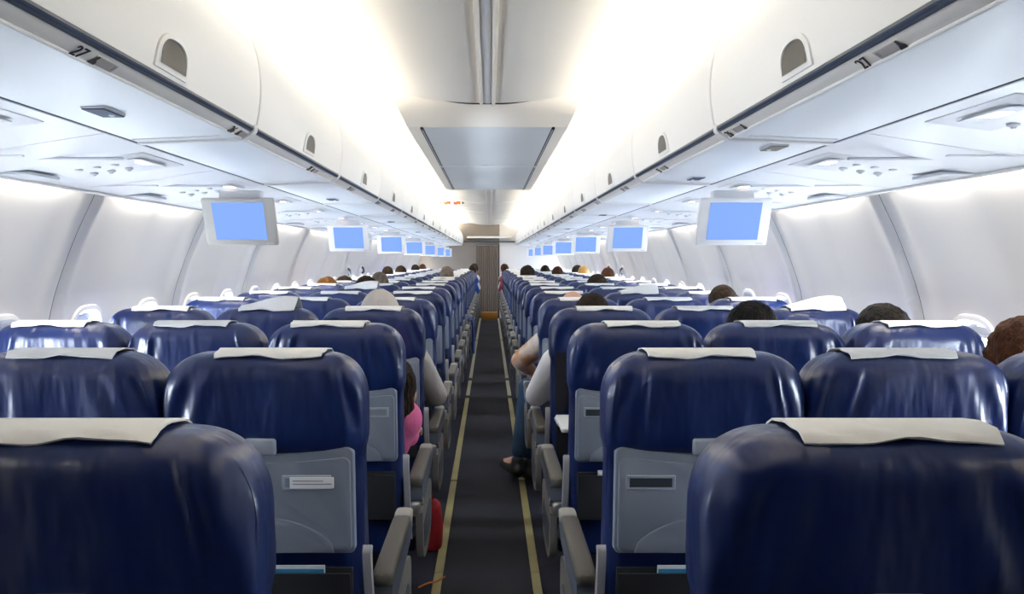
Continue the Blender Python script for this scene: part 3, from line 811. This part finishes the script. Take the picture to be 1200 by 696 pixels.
# ================================================================== PEOPLE
def body_template(key, P):
    """P: joints of a seated figure in seat space (y forward). returns meshes dict"""
    b = MB(); sh = MB(); tr = MB(); so = MB()
    pel, che, nek, hd = P['pelvis'], P['chest'], P['neck'], P['head']
    H = Vector(hd)
    for q in (-1, 1):
        b.capsule((pel[0] + q * .075, pel[1], pel[2]), (che[0] + q * .06, che[1], che[2]), .095, .088)
        tr.capsule((pel[0] + q * .07, pel[1], pel[2]), (pel[0] + q * .05, pel[1] - .02, pel[2] + .09), .112, .100)
        sh.capsule((pel[0] + q * .075, pel[1] - .01, pel[2] + .06), (che[0] + q * .065, che[1], che[2]), .112, .106)
    b.capsule((che[0] - .12, che[1], che[2] + .06), (che[0] + .12, che[1], che[2] + .06), .065, .065)
    sh.capsule((che[0] - .13, che[1], che[2] + .065), (che[0] + .13, che[1], che[2] + .065), .078, .078)
    b.capsule(che, nek, .08, .052); b.capsule(nek, (H.x, H.y + .005, H.z - .06), .052, .050)
    sh.capsule((che[0], che[1], che[2] + .05), (nek[0], nek[1], nek[2] + .01), .10, .066)
    # head: skull, face, jaw, nose, brow, ears, lips
    b.ellipsoid(H + Vector((0, -.012, .018)), (.073, .090, .092)); b.ellipsoid(H + Vector((0, .022, -.035)), (.058, .066, .078))
    b.ellipsoid(H + Vector((0, .052, -.088)), (.030, .030, .026)); b.capsule(H + Vector((0, .086, .005)), H + Vector((0, .104, -.030)), .010, .015)
    b.capsule(H + Vector((-.040, .074, .022)), H + Vector((.040, .074, .022)), .014, .014)
    b.capsule(H + Vector((-.020, .084, -.062)), H + Vector((.020, .084, -.062)), .008, .008)
    for q in (-1, 1):
        b.ellipsoid(H + Vector((q * .076, -.006, -.012)), (.012, .020, .032))
        sho, elb, wri = (Vector(P[n][0 if q < 0 else 1]) for n in ('shoulder', 'elbow', 'wrist'))
        kq = P.get('k', 1.0); b.capsule(sho, elb, .050 * kq, .040 * kq); b.capsule(elb, wri, .040 * kq, .027)
        kq = P.get('k', 1.0); sh.capsule(sho, elb, .064 * kq, .056 * kq); sh.capsule(elb, elb.lerp(wri, P.get('sleeve', .9)), .055 * kq, .042 * kq)
        d = (wri - elb).normalized(); side = Vector((-q, 0, 0)); side = (side - d * side.dot(d)).normalized()
        pal = wri + d * .055; b.capsule(wri, pal, .027, .030); b.capsule(pal - side * .02, pal + side * .02, .017, .017)
        dn = d.cross(side); dn = dn if dn.z < 0 else -dn
        for f, (o_, L) in enumerate(((.030, .062), (.010, .072), (-.010, .068), (-.030, .052))):
            p0 = pal + side * o_ + d * .02; p1 = p0 + d * L * .5 + dn * .006; p2 = p1 + d * L * .38 + dn * .022
            b.capsule(p0, p1, .0095, .0090, 10); b.capsule(p1, p2, .0090, .0080, 10)
        p0 = wri + d * .02 + side * .022; p1 = p0 + d * .030 + side * .024; p2 = p1 + d * .032 + side * .006 + dn * .01
        b.capsule(p0, p1, .013, .011, 10); b.capsule(p1, p2, .011, .009, 10)
        hip = Vector((pel[0] + q * .085, pel[1] + .03, pel[2] - .01)); kn, an = Vector(P['knee'][0 if q < 0 else 1]), Vector(P['ankle'][0 if q < 0 else 1])
        toe = an + Vector(P.get('toe', ((0, .15, -.055), (0, .15, -.055)))[0 if q < 0 else 1])
        b.capsule(hip, kn, .080, .055); b.capsule(kn, an, .052, .034); b.capsule(an, toe, .036, .030)
        tr.capsule(hip, kn, .094, .068); tr.capsule(kn, an.lerp(kn, .12), .066, .050)
        so.capsule(an + Vector((0, -.03, -.055)), toe, .042, .036); so.capsule(an, an + Vector((0, 0, -.04)), .044, .044)
    return {'body': remeshed(b, 'body', M['skin_light'], .0065, 3), 'shirt': remeshed(sh, 'shirt', M['blue_shirt'], .011, 6),
            'trousers': remeshed(tr, 'trousers', M['dark_cloth'], .012, 6), 'so': so, 'head': H}
def shoes_of(so):
    return remeshed(so, 'shoes', M['shoe'], .011, 3)
STD = dict(pelvis=(0, .41, .600), chest=(0, .295, .86), neck=(0, .268, 1.00), head=(0, .295, 1.105),
           shoulder=((-.155, .30, .915), (.155, .30, .915)), elbow=((-.165, .40, .715), (.165, .40, .715)), wrist=((-.09, .58, .70), (.09, .58, .70)),
           knee=((-.10, .715, .565), (.10, .715, .565)), ankle=((-.10, .70, .11), (.10, .70, .11)))
def hair_mesh(kind, H):
    def n(sc, amp): return lambda p: 1 + amp * mnoise.noise(p * sc) + amp * .5 * mnoise.noise(p * sc * 2.3)
    m = MB()
    if kind == 'short':
        m.ellipsoid(H + Vector((0, -.020, .028)), (.081, .094, .094), 40, 28, n(3.0, .05))
    elif kind == 'curly':
        m.ellipsoid(H + Vector((0, -.020, .026)), (.090, .100, .102), 64, 44, n(7.0, .07))
    elif kind == 'long':
        m.ellipsoid(H + Vector((0, -.020, .026)), (.088, .100, .100), 40, 28, n(3.0, .06)); m.ellipsoid(H + Vector((0, -.055, -.055)), (.085, .060, .13), 32, 24, n(3.0, .05))
    elif kind == 'tousled':
        m.ellipsoid(H + Vector((0, -.018, .030)), (.096, .102, .096), 56, 40, n(4.5, .13)); m.ellipsoid(H + Vector((0, -.045, -.04)), (.090, .065, .11), 40, 28, n(4.0, .12))
    elif kind == 'flat':
        m.ellipsoid(H + Vector((0, -.018, .024)), (.092, .100, .096), 48, 32, n(5.0, .05))
    elif kind == 'fringe':
        return None
    return remeshed(m, 'hair', M['hair_dark'], .0055, 2)
def fringe_mesh(H):
    m = MB()
    for i in range(15):
        t = PI * (.12 + .76 * i / 14) + PI
        m.ellipsoid(H + Vector((.072 * math.cos(t), -.01 + .086 * math.sin(t), -.005)), (.020, .020, .034), 10, 8)
    return remeshed(m, 'hair', M['hair_white'], .006, 3)
TPL = {}
def person(seat, key, P, hair, mats, label, dx=0, dy=0, sc=1.0, dz=0, turn=0, hood=None):
    if key not in TPL: TPL[key] = body_template(key, P)
    T = TPL[key]
    if 'shoes' not in T: T['shoes'] = shoes_of(T['so'])
    o = seats[seat]
    r = empty('person', (o.location.x + dx, o.location.y + dy, dz)); tag(r, label, 'person', 'seated passengers')
    def put(name, me, mm, par=r):
        q = link(name, me, par)
        q.material_slots[0].link = 'OBJECT'; q.material_slots[0].material = M[mm]; return q
    skin, hm, shirt, trous = mats
    b = put('body', T['body'], skin); put('shirt', T['shirt'], shirt); put('trousers', T['trousers'], trous); put('shoes', T['shoes'], 'shoe')
    if hair == 'fringe': put('hair', TPL.setdefault((key, 'fringe'), fringe_mesh(T['head'])), hm)
    elif hair:
        if (key, hair) not in TPL: TPL[(key, hair)] = hair_mesh(hair, T['head'])
        put('hair', TPL[(key, hair)], hm)
    if (key, 'eye') not in TPL:
        TPL[(key, 'eye')] = [MB().ellipsoid(T['head'] + Vector((q * .030, .078, .004)), (.012, .010, .009), 12, 8).mesh('eye', M['eye']) for q in (-1, 1)]
    for e in TPL[(key, 'eye')]: link('eye', e, r)
    if hood: hood(r, T['head'])
    if sc != 1.0:
        r.scale = (1, 1, 1); 
        # taller or shorter sitter: stretch about the seat cushion
        r.scale = (1, 1, sc); r.location = (o.location.x + dx, o.location.y + dy, dz + .47 * (1 - sc))
    return r
SK = 'skin_light'
AISLE = lambda s: ()
def lean(s, base=STD, hx=0, **kw):
    """a figure whose aisle-side arm leans out over the armrest (aisle on the -s side)"""
    P = dict(base); i = 0 if -s < 0 else 1; a = -s
    e, w, sh = list(P['elbow']), list(P['wrist']), list(P['shoulder'])
    sh[i] = (a * .175, .30, .905); e[i] = (a * .250, .42, .73); w[i] = (a * .19, .60, .715)
    P['elbow'], P['wrist'], P['shoulder'] = tuple(e), tuple(w), tuple(sh); P.update(kw); return P

def hood_fn(r, H):
    m = MB()
    m.ellipsoid(H + Vector((0, -.012, .016)), (.098, .112, .112), 40, 28, lambda p: 1 + .035 * mnoise.noise(p * 2.5) + .10 * max(0, p.z) ** 4)
    m.ellipsoid(H + Vector((0, -.02, -.10)), (.112, .080, .08), 32, 24); m.capsule(H + Vector((0, -.02, .0)), H + Vector((0, -.02, -.11)), .095, .098)
    h = link('hood', remeshed(m, 'hood', M['hoodie'], .009, 5), r)

# near and middle rows, one by one as the photograph shows them
person((-1, 0, 3), 'hoodie', lean(-1), None, (SK, None, 'hoodie', 'dark_cloth'), 'person in a pale grey hood with one arm out over the aisle armrest, left side', hood=hood_fn, dx=0, sc=1.0)
CH = dict(pelvis=(0, .37, .602), chest=(.055, .34, .73), neck=(.115, .35, .81), head=(.150, .37, .895), k=.78,
          shoulder=((-.05, .34, .77), (.168, .34, .76)), elbow=((-.09, .42, .69), (.200, .43, .715)), wrist=((-.06, .52, .67), (.20, .52, .71)),
          knee=((-.08, .66, .57), (.08, .66, .57)), ankle=((-.08, .65, .20), (.08, .65, .20)), sleeve=.4)
person((-1, 0, 2), 'child', CH, 'long', (SK, 'hair_dark', 'pink', 'jeans'), 'child in pink leaning an elbow on the aisle armrest of the third left row')
person((1, 2, 1), 'std', STD, 'tousled', (SK, 'hair_red', 'dark_cloth', 'dark_cloth'), 'person with tousled reddish-brown hair at the right frame edge', dx=-.012, sc=1.01)
person((1, 2, 2), 'std', STD, 'flat', (SK, 'hair_black', 'dark_cloth', 'jeans'), 'person with flat black hair beside the window in the third right row', dx=.012, sc=1.0)
person((1, 1, 2), 'std', STD, 'curly', ('skin_dark', 'hair_black', 'blue_shirt', 'dark_cloth'), 'person with close curly black hair in the third right row', sc=1.0)
person((1, 0, 3), 'armright', lean(1), 'short', (SK, 'hair_dark', 'white_shirt', 'dark_cloth'), 'dark-haired person in a white shirt with an elbow over the aisle, right side', dx=-.01, sc=1.0)
SIDE = lean(1, pelvis=(0, .47, .60), chest=(-.02, .37, .86), neck=(-.02, .33, 1.0), head=(-.02, .34, 1.10), knee=((-.25, .745, .58), (-.10, .73, .565)), ankle=((-.32, .66, .14), (-.24, .70, .11)), toe=((-.08, .13, -.05), (-.10, .12, -.05)),
            elbow=((-.315, .40, .80), (.165, .40, .715)), wrist=((-.25, .58, .72), (.09, .58, .70)), shoulder=((-.19, .31, .92), (.155, .30, .915)))
person((1, 0, 4), 'sideways', SIDE, 'fringe', (SK, 'hair_white', 'orange_shirt', 'jeans'), 'balding person in a white and orange top with knees out in the aisle', sc=.985, dx=.01)
FWD = dict(STD, chest=(0, .38, .855), neck=(-.01, .43, .985), head=(-.02, .49, 1.095), shoulder=((-.155, .39, .905), (.155, .39, .905)), elbow=((-.16, .46, .715), (.16, .46, .715)), wrist=((-.09, .62, .70), (.09, .62, .70)))
def out(s): return lean(s, chest=(-s * .08, .30, .86), neck=(-s * .13, .28, 1.0), head=(-s * .165, .30, 1.105))
person((1, 2, 4), 'fwd', FWD, 'short', (SK, 'hair_dark', 'blue_shirt', 'dark_cloth'), 'dark-haired person beside a window in the fifth right row', sc=1.02)
person((-1, 2, 7), 'std', STD, 'tousled', (SK, 'hair_ginger', 'dark_cloth', 'dark_cloth'), 'person with ginger hair showing over the left window seats', dx=.0, sc=1.0)
person((-1, 2, 8), 'std', STD, 'flat', (SK, 'hair_dark', 'dark_cloth', 'dark_cloth'), 'person with flat dark hair just ahead of the ginger one', dx=-.0, sc=1.0)
person((-1, 1, 6), 'std', STD, 'curly', (SK, 'hair_dark', 'dark_cloth', 'dark_cloth'), 'person with rounded dark brown hair in the seventh left row', dx=.01, sc=1.03)
person((-1, 1, 7), 'std', STD, 'short', (SK, 'hair_grey', 'white_shirt', 'dark_cloth'), 'person with grey-brown hair behind the rounded dark head, left side', dx=0, sc=1.06)
person((1, 1, 7), 'std', STD, 'flat', (SK, 'hair_dark', 'dark_cloth', 'dark_cloth'), 'person with wide dark hair in the eighth right row', sc=1.04)
person((1, 2, 10), 'std', STD, 'short', (SK, 'hair_red', 'dark_cloth', 'dark_cloth'), 'person with brown hair peeping beside the wide dark head, right side', sc=1.08)
far = [((-1, 2, 12), 'short', 'hair_dark', 'left window seat, thirteenth row'), ((-1, 2, 14), 'flat', 'hair_dark', 'left window seat, fifteenth row'),
       ((-1, 2, 17), 'short', 'hair_black', 'left window seat, eighteenth row'), ((-1, 2, 19), 'short', 'hair_red', 'left window seat, twentieth row'),
       ((-1, 0, 10), 'short', 'hair_grey', 'left aisle seat, eleventh row'), ((1, 0, 11), 'tousled', 'hair_dark', 'right aisle seat, twelfth row'),
       ((1, 1, 12), 'short', 'hair_red', 'right middle seat, thirteenth row'), ((1, 2, 13), 'short', 'hair_blond', 'right window seat, fourteenth row'),
       ((1, 2, 14), 'curly', 'hair_black', 'right window seat, fifteenth row'), ((1, 1, 15), 'short', 'hair_dark', 'right middle seat, sixteenth row')]
HN = {'hair_dark': 'dark-haired', 'hair_black': 'black-haired', 'hair_red': 'reddish-haired', 'hair_grey': 'grey-brown-haired', 'hair_blond': 'blond'}
for st, hk, hm, where in far:
    person(st, 'std', STD, hk, (SK, hm, 'blue_shirt' if hm != 'hair_black' else 'white_shirt', 'dark_cloth'), '%s person seen far off in the %s' % (HN[hm], where), sc=1.10 if st[1] == 0 else 1.08)
person((-1, 0, 18), 'outleft', out(-1), 'short', (SK, 'hair_dark', 'blue_shirt', 'dark_cloth'), 'dark-haired person in blue leaning into the aisle, far end on the left', sc=1.06)
person((-1, 0, 20), 'outleft', out(-1), 'curly', (SK, 'hair_dark', 'white_shirt', 'dark_cloth'), 'dark-haired person in white at the very end of the left aisle seats', sc=1.08)
person((1, 0, 19), 'outright', out(1), 'short', (SK, 'hair_red', 'rose_shirt', 'dark_cloth'), 'person in a rose top leaning into the aisle, far end on the right', sc=1.08)
person((1, 0, 20), 'outright', out(1), 'short', (SK, 'hair_black', 'white_shirt', 'jeans'), 'black-haired person at the very end of the right aisle seats', sc=1.08)

# ================================================================== LOOSE THINGS
# blue blanket hanging over an aisle armrest far along on the left
bl = empty('blanket', (-.236, 9.03, 0)); tag(bl, 'royal blue blanket hanging over an armrest into the aisle, left side', 'blanket')
m = MB(); secs = []
for i in range(15):
    u = i / 14; yy = -.02 + u * .34; wv = .010 * math.sin(u * 15)
    secs.append([(-.030, yy, .672), (.0, yy, .678 + .004 * math.sin(u * 9)), (.040, yy, .664), (.052 + wv, yy, .60), (.058 + wv * 1.3, yy - .01, .42), (.050 + wv * 1.6, yy - .02, .27 + .03 * math.sin(u * 5)),
                 (.044 + wv * 1.6, yy - .02, .27 + .03 * math.sin(u * 5)), (.050 + wv * 1.3, yy - .01, .42), (.044 + wv, yy, .60), (.034, yy, .657), (0, yy, .668), (-.030, yy, .664)])
m.loft(secs); m.build('cloth', M['blue_cloth'], bl, smooth=60)
# dark jacket hung on the back of the fourth right aisle seat
o = seats[(1, 0, 3)]
jk = empty('jacket', (o.location.x, o.location.y, 0)); tag(jk, 'black jacket hanging down behind the seat with the let-down tray', 'jacket')
m = MB(); secs = []
for i in range(25):
    u = -1 + 2 * i / 24; x = u * .20 - .005
    zb = .745 + .020 * math.sin(u * 9) + .012 * math.sin(u * 23)
    f = .006 * math.sin(u * 14)
    secs.append([(x, -.006, .985), (x, -.016 + f * .4, .93), (x, -.018 + f, .85), (x, -.014 + f * 1.3, zb), (x, -.006 + f * 1.3, zb), (x, -.008 + f, .85), (x, -.006 + f * .4, .93), (x, -.002, .98)])
m.loft(secs); m.v = [(x, y - .012, z) for x, y, z in m.v]; shear(m); m.build('cloth', M['dark_cloth'], jk, smooth=60)
# red bag on the floor by the fourth left row
rb = empty('red_bag', (-.272, 3.70, 0)); tag(rb, 'red fabric bag on the floor below the left aisle armrests', 'bag')
m = MB(); secs = []
for z, w, d in ((.0, .045, .075), (.012, .055, .085), (.08, .058, .09), (.15, .052, .08), (.195, .045, .07), (.213, .03, .05)):
    secs.append([(w * math.copysign(abs(math.cos(2 * PI * i / 28)) ** .6, math.cos(2 * PI * i / 28)), d * math.copysign(abs(math.sin(2 * PI * i / 28)) ** .6, math.sin(2 * PI * i / 28)), z + .006 * mnoise.noise((i * .7, z * 20, 0))) for i in range(28)])
m.loft(secs); m.build('bag_body', M['red'], rb, smooth=60)
m = MB(); m.tube([(0, -.045, .205), (0, -.04, .232), (0, 0, .244), (0, .04, .232), (0, .045, .205)], .008, 8); m.build('bag_handle', M['red'], rb)
# orange strap across the yellow strip
st = MB(); pts = catmull([(-.285, 3.20, .014), (-.25, 3.235, .016), (-.215, 3.26, .0145), (-.18, 3.32, .010)], 6)
st.loft([[(x, y - .007, z - .0015), (x, y + .007, z - .0015), (x, y + .007, z + .0015), (x, y - .007, z + .0015)] for x, y, z in pts])
tag(st.build('strap', M['orange']), 'thin orange strap lying across the yellow floor strip', 'strap')
# amber carton at the far end of the aisle
cb = empty('carton', (.0, 17.55, .004)); tag(cb, 'amber carton on the aisle floor before the curtain', 'carton')
m = MB(); m.box((0, 0, .085), (.36, .22, .17), .004, 2); m.build('box_body', M['amber'], cb)
for q in (-1, 1):
    m = MB(); m.box((0, q * .055, .1735), (.358, .106, .004), .001, 1); m.build('flap', M['amber'], cb)

# ================================================================== LIGHT
def area(name, loc, direction, sx, sy, power, col):
    l = bpy.data.lights.new(name, 'AREA'); l.shape = 'RECTANGLE'; l.size = sx; l.size_y = sy; l.energy = power; l.color = col
    o = bpy.data.objects.new(name, l); COL.objects.link(o); o.location = loc
    d = Vector(direction).normalized(); z = -d; yv = Vector((0, 1, 0)); x = yv.cross(z).normalized(); yv = z.cross(x)
    o.rotation_euler = Matrix((x, yv, z)).transposed().to_euler(); return o
L = END - BACK
COVE, WASH = 122.0, 5.6
for s in (-1, 1):
    # fluorescent cove tubes lying on top of the bins
    area('cove_tube', (s * .835, (BACK + END) / 2, 2.066), (-s * .62, 0, .78), .04, L, COVE, (1.0, .92, .78))
    # sidewall wash lamps tucked above the service panels
    for a, b in zip(seams[:-1], seams[1:]):
        if a > END: break
        area('sidewall_lamp', (s * 1.488, (a + b) / 2, 1.705), (s * .35, 0, -1), .022, .80, WASH, (1.0, .92, .78))
w = bpy.data.worlds.new('world'); scn.world = w; w.use_nodes = True
w.node_tree.nodes['Background'].inputs['Color'].default_value = (.6, .75, 1, 1)
w.node_tree.nodes['Background'].inputs['Strength'].default_value = .05

# ================================================================== CAMERA
cd = bpy.data.cameras.new('camera'); cam = bpy.data.objects.new('camera', cd); COL.objects.link(cam)
cam.location = (.012, 0, CAMZ); cam.rotation_euler = (PI / 2, 0, 0)
cd.sensor_fit = 'HORIZONTAL'; cd.sensor_width = 36; cd.lens = 27.0
cd.shift_x = (600 - 574) / 1200; cd.shift_y = -(348 - 304) / 1200
cd.clip_start = .02; cd.clip_end = 100
scn.camera = cam
scn.view_settings.view_transform = 'Standard'; scn.view_settings.look = 'None'
scn.view_settings.exposure = 0.14; scn.view_settings.gamma = 1.0; scn.view_settings.use_curve_mapping = False
